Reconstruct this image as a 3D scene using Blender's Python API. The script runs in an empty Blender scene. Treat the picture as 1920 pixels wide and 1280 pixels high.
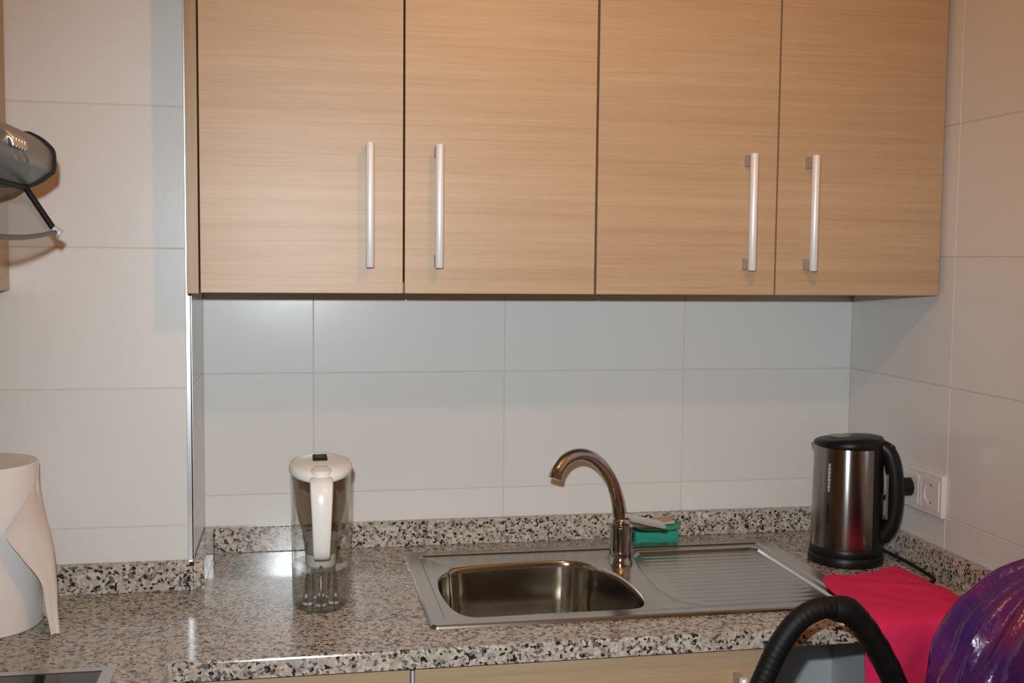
import bpy, bmesh, math, random
from mathutils import Vector, Matrix, noise

# ------------------------------------------------------------------ camera
SC = bpy.context.scene
COL = SC.collection
PXF = 2101.59                                   # focal length in pixels of the 1920x1280 frame
CAM = Vector((0.1324, -2.3329, 1.5018))
YAW, PITCH, ROLL = 0.1906, -0.0728, 0.010
_f = Vector((math.sin(YAW)*math.cos(PITCH), math.cos(YAW)*math.cos(PITCH), math.sin(PITCH)))
_r0 = Vector((math.cos(YAW), -math.sin(YAW), 0)); _u0 = _r0.cross(_f)
RT = _r0*math.cos(ROLL) + _u0*math.sin(ROLL)
UP = -_r0*math.sin(ROLL) + _u0*math.cos(ROLL)
FW = _f
cd = bpy.data.cameras.new('camera'); cam = bpy.data.objects.new('camera', cd); COL.objects.link(cam)
cd.sensor_width = 36.0; cd.lens = PXF/1920*36.0; cd.clip_start = 0.02
M = Matrix((RT, UP, -FW)).transposed().to_4x4(); M.translation = CAM
cam.matrix_world = M
SC.camera = cam

# ------------------------------------------------------------------ world, lights, exposure
w = bpy.data.worlds.new('world'); SC.world = w; w.use_nodes = True
w.node_tree.nodes['Background'].inputs[0].default_value = (0.05, 0.045, 0.04, 1)
w.node_tree.nodes['Background'].inputs[1].default_value = 0.3
FLASH_W, LAMP_W = 107.0, 11.6
ld = bpy.data.lights.new('camera_flash', 'SPOT'); ld.shadow_soft_size = 0.012
ld.spot_size = math.radians(75); ld.spot_blend = 1.0
ld.energy = FLASH_W; ld.color = (0.87, 0.97, 1.02)
fl = bpy.data.objects.new('camera_flash', ld); COL.objects.link(fl)
Mf = M @ Matrix.Rotation(math.radians(0.5), 4, 'Y') @ Matrix.Rotation(math.radians(-4.5), 4, 'X'); Mf.translation = CAM + UP*0.085 - RT*0.034 + FW*0.03; fl.matrix_world = Mf
LAMP_POS = Vector((0.61, -1.37, 2.17))
SC.view_settings.view_transform = 'Standard'; SC.view_settings.look = 'None'
SC.view_settings.exposure = 0.08; SC.view_settings.gamma = 1.0
SC.view_settings.use_curve_mapping = False

# ------------------------------------------------------------------ helpers
def bp(px, py, ax, val):
    """photo pixel -> point where its ray meets the plane x|y|z = val"""
    d = FW + RT*((px-960)/PXF) - UP*((py-640)/PXF)
    i = 'xyz'.index(ax)
    return CAM + d*((val-CAM[i])/d[i])

def bpn(px, py, pt, n):
    d = FW + RT*((px-960)/PXF) - UP*((py-640)/PXF)
    return CAM + d*((Vector(pt)-CAM).dot(n)/d.dot(n))

ORG = {}
def empty(name, loc):
    o = bpy.data.objects.new(name, None); COL.objects.link(o); o.location = loc
    o.empty_display_size = 0.05
    ORG[o] = Vector(loc); return o

def tag(o, label, cat, group=None, kind=None):
    if label: o['label'] = label
    if cat: o['category'] = cat
    if group: o['group'] = group
    if kind: o['kind'] = kind
    return o

def obj(name, bm, mat, parent=None, origin=None, smooth=None):
    org = ORG[parent] if parent is not None else Vector(origin if origin is not None else (0, 0, 0))
    bmesh.ops.translate(bm, verts=bm.verts, vec=-org)
    bmesh.ops.recalc_face_normals(bm, faces=bm.faces)
    me = bpy.data.meshes.new(name); bm.to_mesh(me); bm.free()
    me.materials.append(mat)
    if smooth is not None:
        me.shade_smooth(); me.set_sharp_from_angle(angle=math.radians(smooth))
    o = bpy.data.objects.new(name, me); COL.objects.link(o)
    if parent is not None: o.parent = parent
    else: o.location = org
    ORG[o] = org
    return o

def struct(name, bm, mat, **k):
    o = obj(name, bm, mat, **k); o['kind'] = 'structure'; return o

def B(): return bmesh.new()

def box(bm, x0, x1, y0, y1, z0, z1, bev=0.0, seg=2):
    vs = [bm.verts.new((x, y, z)) for x in (x0, x1) for y in (y0, y1) for z in (z0, z1)]
    fs = [bm.faces.new([vs[i] for i in q]) for q in
          ((0,1,3,2), (4,6,7,5), (0,4,5,1), (2,3,7,6), (0,2,6,4), (1,5,7,3))]
    if bev > 0:
        es = list({e for f in fs for e in f.edges})
        bmesh.ops.bevel(bm, geom=es, offset=bev, segments=seg, profile=0.5, affect='EDGES')
    return bm

def prism(bm, poly, fn, a, b):
    """poly: list of 2-tuples; fn(p, t) -> 3D"""
    va = [bm.verts.new(fn(p, a)) for p in poly]; vb = [bm.verts.new(fn(p, b)) for p in poly]
    n = len(poly)
    bm.faces.new(va); bm.faces.new(vb[::-1])
    for i in range(n):
        bm.faces.new((va[i], va[(i+1) % n], vb[(i+1) % n], vb[i]))
    return bm

def loft(bm, rings, cap0=True, cap1=True, closed=True):
    vr = [[bm.verts.new(p) for p in r] for r in rings]
    n = len(vr[0])
    for a, b in zip(vr[:-1], vr[1:]):
        for i in range(n if closed else n-1):
            bm.faces.new((a[i], a[(i+1) % n], b[(i+1) % n], b[i]))
    if cap0: bm.faces.new(vr[0][::-1])
    if cap1: bm.faces.new(vr[-1])
    return bm

def lathe(bm, prof, c=(0, 0, 0), seg=32, sx=1.0, sy=1.0, cap0=True, cap1=True):
    rings = [[(c[0]+r*sx*math.cos(2*math.pi*i/seg), c[1]+r*sy*math.sin(2*math.pi*i/seg), c[2]+z)
              for i in range(seg)] for r, z in prof]
    return loft(bm, rings, cap0, cap1)

def cr(pts, n=6, closed=False):
    """Catmull-Rom through points (Vectors or tuples of any length)"""
    P = [Vector(p) for p in pts]; out = []
    m = len(P)
    rng = range(m) if closed else range(m-1)
    for i in rng:
        if closed: p0, p1, p2, p3 = P[(i-1) % m], P[i], P[(i+1) % m], P[(i+2) % m]
        else: p0, p1, p2, p3 = P[max(i-1, 0)], P[i], P[i+1], P[min(i+2, m-1)]
        for k in range(n):
            t = k/n
            out.append(0.5*((2*p1)+(p2-p0)*t+(2*p0-5*p1+4*p2-p3)*t*t+(-p0+3*p1-3*p2+p3)*t**3))
    if not closed: out.append(P[-1].copy())
    return out

def tube(bm, pts, rad, seg=14, cap=True):
    P = [Vector(p) for p in pts]; n = len(P)
    R = rad if isinstance(rad, (list, tuple)) else [rad]*n
    T = [(P[min(i+1, n-1)]-P[max(i-1, 0)]).normalized() for i in range(n)]
    a = Vector((0, 0, 1)) if abs(T[0].z) < 0.9 else Vector((1, 0, 0))
    N = T[0].cross(a).normalized(); rings = []
    for i in range(n):
        N = (N - T[i]*N.dot(T[i])).normalized(); Bn = T[i].cross(N)
        rings.append([P[i]+(N*math.cos(2*math.pi*k/seg)+Bn*math.sin(2*math.pi*k/seg))*R[i] for k in range(seg)])
    return loft(bm, rings, cap, cap)

def rrect(x0, x1, y0, y1, r, n=6):
    out = []
    for cx, cy, a0 in ((x1-r, y1-r, 0), (x0+r, y1-r, 90), (x0+r, y0+r, 180), (x1-r, y0+r, 270)):
        for k in range(n+1):
            a = math.radians(a0+90*k/n); out.append((cx+r*math.cos(a), cy+r*math.sin(a)))
    return out

def sheet(bm, rows, nu=4, nv=4, thick=0.001, wob=0.0, wscale=20.0):
    """smooth grid through control rows, given thickness"""
    R1 = [cr(r, nu) for r in rows]
    cols = [cr([R1[j][i] for j in range(len(R1))], nv) for i in range(len(R1[0]))]
    g = [[bm.verts.new(Vector(p) + noise.noise_vector(Vector(p)*wscale)*wob) for p in c] for c in cols]
    fs = []
    for a, b in zip(g[:-1], g[1:]):
        for i in range(len(a)-1):
            fs.append(bm.faces.new((a[i], a[i+1], b[i+1], b[i])))
    bmesh.ops.recalc_face_normals(bm, faces=fs)
    bmesh.ops.solidify(bm, geom=fs, thickness=thick)
    return bm

# ------------------------------------------------------------------ materials
def mat(name, col=(0.5, 0.5, 0.5), rough=0.5, metal=0.0, **k):
    m = bpy.data.materials.new(name); m.use_nodes = True
    b = m.node_tree.nodes['Principled BSDF']
    b.inputs['Base Color'].default_value = (*col, 1)
    b.inputs['Roughness'].default_value = rough
    b.inputs['Metallic'].default_value = metal
    for kk, vv in k.items(): b.inputs[kk.replace('_', ' ')].default_value = vv
    return m

class NT:
    def __init__(s, m): s.t = m.node_tree; s.b = s.t.nodes['Principled BSDF']
    def n(s, typ, **k):
        nd = s.t.nodes.new(typ)
        for a, v in k.items():
            if a in nd.inputs: nd.inputs[a].default_value = v
            else: setattr(nd, a, v)
        return nd
    def l(s, a, b): s.t.links.new(a, b)
    def coord(s, scale=(1, 1, 1)):
        tc = s.n('ShaderNodeTexCoord'); mp = s.n('ShaderNodeMapping'); mp.inputs['Scale'].default_value = scale
        s.l(tc.outputs['Object'], mp.inputs[0]); return mp.outputs[0]
    def ramp(s, src, stops, interp='LINEAR'):
        r = s.n('ShaderNodeValToRGB'); cr_ = r.color_ramp; cr_.interpolation = interp
        while len(cr_.elements) < len(stops): cr_.elements.new(0.5)
        for e, (p, c) in zip(cr_.elements, stops): e.position = p; e.color = (*c, 1)
        s.l(src, r.inputs[0]); return r.outputs[0]
    def bump(s, h, strength=0.1, dist=0.001):
        bn = s.n('ShaderNodeBump'); bn.inputs['Strength'].default_value = strength; bn.inputs['Distance'].default_value = dist
        s.l(h, bn.inputs['Height']); s.l(bn.outputs[0], s.b.inputs['Normal'])

def wood(name, axis, tint=(1, 1, 1)):
    m = mat(name, rough=0.42); t = NT(m); t.b.inputs['Specular IOR Level'].default_value = 0.5
    sc = {'x': (1.6, 60, 60), 'y': (60, 1.6, 60), 'z': (60, 60, 1.6)}[axis]
    c1 = t.coord(sc); n1 = t.n('ShaderNodeTexNoise', Scale=1.0, Detail=5.0, Roughness=0.62, Distortion=0.5); t.l(c1, n1.inputs['Vector'])
    sc2 = {'x': (5, 260, 260), 'y': (260, 5, 260), 'z': (260, 260, 5)}[axis]
    c2 = t.coord(sc2); n2 = t.n('ShaderNodeTexNoise', Scale=1.0, Detail=3.0, Roughness=0.6); t.l(c2, n2.inputs['Vector'])
    sc3 = {'x': (.7, 9, 9), 'y': (9, .7, 9), 'z': (9, 9, .7)}[axis]
    c3 = t.coord(sc3); n3 = t.n('ShaderNodeTexNoise', Scale=1.0, Detail=2.0, Distortion=0.8); t.l(c3, n3.inputs['Vector'])
    a = t.n('ShaderNodeMath', operation='MULTIPLY_ADD'); a.inputs[1].default_value = 0.38
    t.l(n1.outputs['Fac'], a.inputs[0])
    b_ = t.n('ShaderNodeMath', operation='MULTIPLY_ADD'); b_.inputs[1].default_value = 0.34; b_.inputs[2].default_value = 0.0
    t.l(n2.outputs['Fac'], b_.inputs[0]); t.l(b_.outputs[0], a.inputs[2])
    c_ = t.n('ShaderNodeMath', operation='MULTIPLY_ADD'); c_.inputs[1].default_value = 0.26
    t.l(n3.outputs['Fac'], c_.inputs[0]); t.l(a.outputs[0], c_.inputs[2])
    k = lambda *c: tuple(a_*b__ for a_, b__ in zip(c, tint))
    col = t.ramp(c_.outputs[0], [(0.30, k(0.405, 0.258, 0.143)), (0.49, k(0.48, 0.326, 0.194)), (0.66, k(0.53, 0.378, 0.238))])
    t.l(col, t.b.inputs['Base Color']); t.bump(n2.outputs['Fac'], 0.06, 0.0005)
    return m

def granite(name):
    m = mat(name, rough=0.14); t = NT(m); t.b.inputs['Specular IOR Level'].default_value = 0.5
    co = t.coord(); dn = t.n('ShaderNodeTexNoise', Scale=110.0, Detail=2.0); t.l(co, dn.inputs['Vector'])
    mx = t.n('ShaderNodeVectorMath', operation='MULTIPLY_ADD'); mx.inputs[1].default_value = (0.012,)*3
    t.l(dn.outputs['Color'], mx.inputs[0]); t.l(co, mx.inputs[2])
    v1 = t.n('ShaderNodeTexVoronoi', Scale=215.0); t.l(mx.outputs[0], v1.inputs['Vector'])
    sp = t.n('ShaderNodeSeparateColor'); t.l(v1.outputs['Color'], sp.inputs[0])
    cA = t.ramp(sp.outputs[0], [(0.0, (0.03, 0.03, 0.032)), (0.13, (0.16, 0.155, 0.15)), (0.28, (0.42, 0.38, 0.335)),
                                (0.52, (0.58, 0.53, 0.465)), (0.76, (0.50, 0.405, 0.31))], 'CONSTANT')
    n2 = t.n('ShaderNodeTexNoise', Scale=60.0, Detail=4.0, Roughness=0.7); t.l(co, n2.inputs['Vector'])
    cB = t.ramp(n2.outputs['Fac'], [(0.34, (0.45, 0.45, 0.45)), (0.5, (1, 1, 1)), (0.7, (1.0, 0.98, 0.95))])
    mm = t.n('ShaderNodeMix', data_type='RGBA', blend_type='MULTIPLY'); mm.inputs[0].default_value = 0.8
    t.l(cA, mm.inputs[6]); t.l(cB, mm.inputs[7])
    t.l(mm.outputs[2], t.b.inputs['Base Color'])
    return m

def steel(name, base=(0.60, 0.58, 0.55), rough=0.25, sc=(4, 500, 500), aniso=0.0):
    m = mat(name, base, rough, 1.0, Anisotropic=aniso); t = NT(m)
    co = t.coord(sc); n1 = t.n('ShaderNodeTexNoise', Scale=1.0, Detail=2.0); t.l(co, n1.inputs['Vector'])
    r = t.n('ShaderNodeMapRange'); r.inputs[3].default_value = rough*0.8; r.inputs[4].default_value = rough*1.25
    t.l(n1.outputs['Fac'], r.inputs[0]); t.l(r.outputs[0], t.b.inputs['Roughness'])
    t.bump(n1.outputs['Fac'], 0.03, 0.0003)
    return m

def tile_mat():
    m = mat('tile_glaze', (0.70, 0.685, 0.66), 0.22); t = NT(m); t.b.inputs['Specular IOR Level'].default_value = 0.42
    oi = t.n('ShaderNodeObjectInfo')
    r = t.ramp(oi.outputs['Random'], [(0, (0.685, 0.67, 0.645)), (1, (0.72, 0.705, 0.68))]); t.l(r, t.b.inputs['Base Color'])
    tc = t.n('ShaderNodeTexCoord')
    n1 = t.n('ShaderNodeTexNoise', Scale=7.0, Detail=2.0); t.l(tc.outputs['Object'], n1.inputs['Vector'])
    n2 = t.n('ShaderNodeTexNoise', Scale=260.0, Detail=1.0); t.l(tc.outputs['Object'], n2.inputs['Vector'])
    ad = t.n('ShaderNodeMath', operation='MULTIPLY_ADD'); ad.inputs[1].default_value = 0.02
    t.l(n2.outputs['Fac'], ad.inputs[0]); t.l(n1.outputs['Fac'], ad.inputs[2]); t.bump(ad.outputs[0], 0.25, 0.002)
    return m

def clear(name, col=(1, 1, 1), gl=0.05, rough=0.02, ior=1.45):
    """thin clear plastic wall: see-through plus its fresnel gloss"""
    m = bpy.data.materials.new(name); m.use_nodes = True; t = m.node_tree; t.nodes.clear()
    o = t.nodes.new('ShaderNodeOutputMaterial'); mx = t.nodes.new('ShaderNodeMixShader')
    tr = t.nodes.new('ShaderNodeBsdfTransparent'); tr.inputs[0].default_value = (*col, 1)
    g = t.nodes.new('ShaderNodeBsdfGlossy'); g.inputs['Roughness'].default_value = rough
    f = t.nodes.new('ShaderNodeLayerWeight'); f.inputs['Blend'].default_value = 0.5
    p5 = t.nodes.new('ShaderNodeMath'); p5.operation = 'POWER'; p5.inputs[1].default_value = 5.0
    ma = t.nodes.new('ShaderNodeMath'); ma.operation = 'MULTIPLY_ADD'; f0 = ((ior-1)/(ior+1))**2*1.6
    ma.inputs[1].default_value = 1-f0; ma.inputs[2].default_value = f0
    t.links.new(f.outputs['Facing'], p5.inputs[0]); t.links.new(p5.outputs[0], ma.inputs[0])
    t.links.new(ma.outputs[0], mx.inputs[0]); t.links.new(tr.outputs[0], mx.inputs[1]); t.links.new(g.outputs[0], mx.inputs[2])
    t.links.new(mx.outputs[0], o.inputs[0]); return m

M_tile = tile_mat()
M_grout = mat('grout', (0.60, 0.56, 0.50), 0.85)
M_paint = mat('wall_paint', (0.42, 0.38, 0.33), 0.8)
M_floor = mat('floor_tile', (0.16, 0.11, 0.08), 0.35)
M_ceil = mat('ceiling_paint', (0.75, 0.73, 0.70), 0.9)
M_woodx = wood('oak_laminate_horizontal', 'x')
M_woody = wood('oak_laminate_along_wall', 'y')
M_woodz = wood('oak_laminate_vertical', 'z', (0.74, 0.72, 0.62))
M_mel = mat('white_melamine', (0.62, 0.63, 0.64), 0.5)
M_dark = mat('dark_gap', (0.05, 0.04, 0.035), 0.7)
M_gran = granite('speckled_granite')
M_alu = mat('brushed_aluminium', (0.80, 0.80, 0.80), 0.32, 1.0)
M_handle = mat('satin_aluminium', (0.86, 0.87, 0.89), 0.42, 0.25)
M_post = mat('handle_post_grey', (0.42, 0.39, 0.36), 0.45, 0.3)
M_steel = steel('sink_steel', (0.47, 0.45, 0.42), 0.22)
M_bowl = steel('bowl_steel', (0.56, 0.52, 0.46), 0.12, (500, 500, 6))
M_chrome = mat('chrome', (0.62, 0.61, 0.60), 0.06, 1.0)
M_black = mat('black_plastic', (0.007, 0.007, 0.007), 0.4, Specular_IOR_Level=0.3)
M_rubber = mat('black_rubber', (0.006, 0.006, 0.006), 0.55, Specular_IOR_Level=0.25)
M_white = mat('white_plastic', (0.80, 0.77, 0.74), 0.25)
M_socket = mat('socket_white', (0.74, 0.72, 0.71), 0.3)

# ------------------------------------------------------------------ room dimensions (metres)
XL, XR = -0.0525, 1.363          # alcove left side, right wall
YP = -0.253                      # pillar face
XW = -0.69                       # left wall
ZT = 0.90                        # worktop
ZU = 0.9525                      # upstand top
YF = -0.6456                     # worktop front edge
ZB, YD = 1.4404, -0.3532         # wall cabinets: underside, door face
ZC = 2.45
JZ, TH, TW, TX = 1.2654, 0.2501, 0.40, 0.1669
YR = -3.4

# ------------------------------------------------------------------ setting
struct('floor', box(B(), -1.0, 1.6, -3.6, 0.2, -0.1, 0.0), M_floor)
struct('ceiling', box(B(), -1.0, 1.6, -3.6, 0.2, ZC, ZC+0.1), M_ceil)
GR = 0.0010
wall_back = struct('wall_back', box(B(), -0.9, 1.6, GR, 0.2, 0, ZC), M_grout)
wall_pillar = struct('wall_pillar', box(B(), -0.9, XL-GR, YP+GR, 0.2, 0, ZC), M_grout)
wall_right = struct('wall_right', box(B(), XR+GR, 1.6, -3.6, 0.2, 0, ZC), M_grout)
struct('wall_left', box(B(), -0.9, XW, -3.6, 0.2, 0, ZC), M_paint)
struct('wall_rear', box(B(), -1.0, 1.6, -3.6, YR, 0, ZC), M_paint)

_cache = {}
def tile(wall, orient, u0, u1, z0, z1, plane):
    g = 0.0009; u0 += g; u1 -= g; z0 += g; z1 -= g
    wu, hz = round(u1-u0, 4), round(z1-z0, 4); key = (orient, wu, hz)
    if key not in _cache:
        bm = B(); t = 0.006
        if orient == 'y': box(bm, -wu/2, wu/2, 0, t, -hz/2, hz/2, 0.0007, 1)
        elif orient == 'x': box(bm, 0, t, -wu/2, wu/2, -hz/2, hz/2, 0.0007, 1)
        else: box(bm, -t, 0, -wu/2, wu/2, -hz/2, hz/2, 0.0007, 1)
        bmesh.ops.recalc_face_normals(bm, faces=bm.faces)
        me = bpy.data.meshes.new('tile'); bm.to_mesh(me); bm.free(); me.materials.append(M_tile); _cache[key] = me
    o = bpy.data.objects.new('tile', _cache[key]); COL.objects.link(o); o.parent = wall
    u, z = (u0+u1)/2, (z0+z1)/2
    o.location = (u, plane, z) if orient == 'y' else (plane, u, z)
rows = [(max(ZT, JZ+k*TH), min(ZC, JZ+(k+1)*TH)) for k in range(-2, 5)]
rows = [(a, b) for a, b in rows if b-a > 0.02]
for z0, z1 in rows:
    if z0 < 1.6:
        for u0, u1 in ((XL, TX), (TX, TX+TW), (TX+TW, TX+2*TW), (TX+2*TW, XR)): tile(wall_back, 'y', u0, u1, z0, z1, 0.0)
    for u0, u1 in ((XL-0.009-TW, XL-0.009), (XW, XL-0.009-TW)): tile(wall_pillar, 'y', u0, u1, z0, z1, YP)
    if z0 < 1.6: tile(wall_pillar, 'n', YP+0.004, 0.0, z0, z1, XL)
    for k in range(8):
        tile(wall_right, 'x', max(-0.3945-TW*(k), YR), -0.3945-TW*(k-1) if k else 0.0, z0, z1, XR)

# aluminium corner trim of the pillar
bm = B(); box(bm, XL-0.0095, XL+0.0005, YP-0.0008, YP+0.005, ZU, ZC, 0.0006, 1); box(bm, XL-0.002, XL+0.0008, YP-0.0008, YP+0.0035, ZU, ZC)
struct('trim_1', bm, M_alu)

# ------------------------------------------------------------------ worktop
SX0, SX1, SY0, SY1 = 0.344, 1.127, -0.558, -0.088         # sink outline
bm = B()
xs = [XW, XL+0.0005, SX0+0.03, SX1-0.03, XR]; xs[1] = -0.056
ys = [-1.95, YF, SY0+0.025, SY1-0.025, -0.0, ]
ypil = YP
xs_ = [XW, -0.056, SX0+0.03, SX1-0.03, XR]; ys_ = [-1.95, YF, SY0+0.025, YP, SY1-0.025, 0.0]
vv = {}
def vt(i, j):
    if (i, j) not in vv: vv[(i, j)] = bm.verts.new((xs_[i], ys_[j], ZT))
    return vv[(i, j)]
for i in range(4):
    for j in range(5):
        if j == 0 and i > 0: continue                       # only the left leg comes forward
        if i == 0 and j >= 3: continue                      # pillar stands there
        if i == 2 and j in (2, 3): continue                 # cut-out for the sink
        bm.faces.new((vt(i, j), vt(i+1, j), vt(i+1, j+1), vt(i, j+1)))
r = bmesh.ops.extrude_face_region(bm, geom=bm.faces[:])
bmesh.ops.translate(bm, verts=[g for g in r['geom'] if isinstance(g, bmesh.types.BMVert)], vec=(0, 0, -0.03))
bmesh.ops.recalc_face_normals(bm, faces=bm.faces)
es = [e for e in bm.edges if len(e.link_faces) == 2 and e.calc_face_angle() > 1.2 and all(abs(v.co.z-ZT) < 1e-5 for v in e.verts)
      and (all(abs(v.co.y-YF) < 1e-4 for v in e.verts) or all(abs(v.co.x+0.056) < 1e-4 and v.co.y < YF+0.01 for v in e.verts))]
bmesh.ops.bevel(bm, geom=es, offset=0.0035, segments=2, profile=0.5, affect='EDGES')
wt = obj('kitchen_worktop', bm, M_gran, origin=(-0.3, -0.4, ZT-0.03))
tag(wt, 'L-shaped polished speckled granite worktop with the steel sink set in it', 'worktop')

def ups(bm_, label):
    o = obj('granite_upstand', bm_, M_gran, origin=(0, 0, ZT)); tag(o, label, 'upstand', 'granite upstands'); return o
ups(box(B(), XL+0.02, XR-0.0205, -0.02, -0.0005, ZT, ZU, 0.0015, 1), 'long speckled granite upstand behind the sink under the tiled back wall')
ups(box(B(), XL+0.0005, XL+0.0195, YP-0.019, -0.0005, ZT, ZU, 0.0015, 1), 'short speckled granite upstand on the side of the tiled pillar')
ups(box(B(), XW, XL+0.0, YP-0.020, YP-0.0005, ZT, ZU, 0.0015, 1), 'speckled granite upstand under the pillar face beside the paper roll')
ups(box(B(), XR-0.02, XR-0.0005, YF+0.004, -0.0005, ZT, ZU, 0.0015, 1), 'speckled granite upstand on the right wall below the double socket')

# ------------------------------------------------------------------ wall cabinets
DW = 0.3490; X0 = -0.0301
def bar_handle(door, x, yface, z0, z1, axis='y'):
    s = 0.034; bm = B()
    def P(a, d, z): return (a, yface-d, z) if axis == 'y' else (yface+d, a, z)
    tube(bm, [P(x, s, z0), P(x, s, z0+0.0015), P(x, s, z1-0.0015), P(x, s, z1)], [0.0060, 0.0072, 0.0072, 0.0060], 18)
    h = obj('handle', bm, M_handle, door, smooth=40)
    for zz in (z0+0.012, z1-0.012):
        b2 = B(); pa, pb_ = P(x-0.0055, -0.0005, zz-0.0105), P(x+0.0055, s-0.002, zz+0.0105)
        box(b2, min(pa[0], pb_[0]), max(pa[0], pb_[0]), min(pa[1], pb_[1]), max(pa[1], pb_[1]), pa[2], pb_[2], 0.001, 1)
        # posts belong to the same handle
        bmesh.ops.recalc_face_normals(b2, faces=b2.faces)
        b2.faces.ensure_lookup_table()
        me = h.data; bx_ = bmesh.new(); bx_.from_mesh(me)
        tmp = bpy.data.meshes.new('tmp'); bmesh.ops.translate(b2, verts=b2.verts, vec=-ORG[h]); b2.to_mesh(tmp); b2.free()
        n0 = len(bx_.faces); bx_.from_mesh(tmp); bx_.faces.ensure_lookup_table()
        for f in bx_.faces[n0:]: f.material_index = 1
        bx_.to_mesh(me); bx_.free(); bpy.data.meshes.remove(tmp)
    h.data.materials.append(M_post); h['label'] = 'satin aluminium bar handle'
    h.data.set_sharp_from_angle(angle=math.radians(40))
    return h

def wall_cab(xa, xb, doors, label, filler=None):
    e = empty('wall_cabinet', ((xa+xb)/2, YD/2, ZB)); tag(e, label, 'cabinet', 'oak wall cabinets over the sink')
    yb = YD+0.0205; zt = ZB+0.72
    bm = B()
    box(bm, xa+0.0005, xa+0.018, yb, -0.002, ZB+0.001, zt); box(bm, xb-0.018, xb-0.0005, yb, -0.002, ZB+0.001, zt)
    box(bm, xa+0.018, xb-0.018, yb, -0.002, ZB+0.001, ZB+0.019); box(bm, xa+0.018, xb-0.018, yb, -0.002, zt-0.018, zt)
    box(bm, xa+0.018, xb-0.018, -0.008, -0.002, ZB+0.019, zt-0.018)
    obj('body', bm, M_woodz, e)
    for x0, x1, hx in doors:
        d = obj('door', box(B(), x0, x1, YD, YD+0.019, ZB, zt, 0.0008, 1), M_woodx, e)
        bar_handle(d, hx, YD, 1.486, 1.700)
    if filler:
        f = obj('filler_panel', box(B(), filler[0], filler[1], YD-0.001, -0.002, ZB-0.0015, zt, 0.0006, 1), M_woodz, e)
    return e
g = 0.0016
wall_cab(X0+0.0005, X0+2*DW, [(X0+0.0022, X0+DW-g, 0.2575), (X0+DW+g, X0+2*DW-0.002, 0.3775)],
         'light oak two-door wall cabinet above the water jug, against the pillar', (XL+0.002, X0-0.0005))
wall_cab(X0+2*DW, XR-0.004, [(X0+2*DW+0.002, X0+3*DW-g, 0.956), (X0+3*DW+g, XR-0.007, 1.077)],
         'light oak two-door wall cabinet above the kettle, against the right wall')

# left-hand run: corner cabinet, cooker hood, cabinet over the hood
XC = -0.356; YH0, YH1 = -0.70, -1.30
def side_cab(y0, y1, z0, label):
    e = empty('wall_cabinet', ((XW+XC)/2, (y0+y1)/2, z0)); tag(e, label, 'cabinet', 'oak wall cabinets over the hob')
    zt = ZB+0.72
    bm = B(); box(bm, XW+0.002, XC-0.0205, y0, y1, z0+0.001, zt, 0.0008, 1); obj('body', bm, M_woodz, e)
    d = obj('door', box(B(), XC-0.019, XC, y0+0.0015, y1-0.0015, z0, zt, 0.0008, 1), M_woody, e)
    return e, d
e, d = side_cab(YH0+0.002, YP-0.002, ZB, 'light oak wall cabinet between the cooker hood and the tiled pillar')
bar_handle(d, YH0+0.05, XC, 1.486, 1.700, 'x')

def hoodpt(px, py, Y=YH0-0.006): p = bp(px, py, 'y', Y); return (p.x, p.z)
pr = [hoodpt(*q) for q in ((50, 249), (70, 259), (86, 272), (97, 288), (97, 318), (88, 327), (70, 340), (48, 349))]
ztop_h = pr[0][1]+0.004; zbot_h = pr[-1][1]
side_cab(YH1, YH0-0.002, ztop_h+0.012, 'short light oak wall cabinet directly above the cooker hood')
M_hood = mat('hood_silver', (0.20, 0.195, 0.19), 0.42, 0.3)
M_hoodblk = mat('hood_black_trim', (0.008, 0.008, 0.008), 0.6, Specular_IOR_Level=0.2)
M_visor = clear('smoked_visor', (0.62, 0.64, 0.63), rough=0.08)
e = empty('cooker_hood', (XW+0.002, (YH0+YH1)/2, zbot_h))
tag(e, 'silver under-cabinet cooker hood with black end cap and open smoked visor', 'hood')
front = cr([Vector((p[0], p[1], 0)) for p in pr], 4); prof = [(p.x, p.y) for p in front]
poly = [(XW+0.002, ztop_h)] + prof + [(XW+0.002, zbot_h)]
obj('body', prism(B(), poly, lambda p, t: (p[0], t, p[1]), YH0-0.006, YH1+0.006), M_hood, e, smooth=30)
def grow(poly, d, c):
    return [(p[0]+(d if p[0] > -0.4 else 0)*(1 if p[0] > c[0] else .3), p[1]+d*(1 if p[1] > c[1] else -1)*0.5) for p in poly]
cc = (pr[0][0]-0.03, (ztop_h+zbot_h)/2)
for ya, yb in ((YH0, YH0-0.0065), (YH1, YH1+0.0065)):
    obj('end_cap', prism(B(), grow(poly, 0.0042, cc), lambda p, t: (p[0], t, p[1]), ya, yb), M_hoodblk, e, smooth=30)
# visor flap, its outer edge bowed out along its length
hx, hz = hoodpt(48, 351); tx_, tz_ = hoodpt(105, 435)
NV = 18
def vrow(t, inset=0.0):
    y = YH0-0.008+(YH1-YH0+0.016)*t; bow = math.sin(math.pi*t)
    a = Vector((hx, y, hz)); b = Vector((tx_+0.004*bow, y, tz_-0.012*bow))
    return a, b
bm = B()
ra = [vrow(k/NV) for k in range(NV+1)]
va = [[bm.verts.new(a.lerp(b, s/4)) for s in range(5)] for a, b in ra]
fs = [bm.faces.new((va[i][s], va[i][s+1], va[i+1][s+1], va[i+1][s])) for i in range(NV) for s in range(4)]
v_ = obj('visor', bm, M_visor, e, smooth=60); v_['label'] = 'smoked see-through visor flap'
bm = B(); tube(bm, [ra[0][0], ra[0][1]], 0.0042, 10); obj('visor_arm', bm, M_hoodblk, v_, smooth=40)
bm = B(); tube(bm, [ra[-1][0], ra[-1][1]], 0.0042, 10); obj('visor_arm', bm, M_hoodblk, v_, smooth=40)
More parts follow.
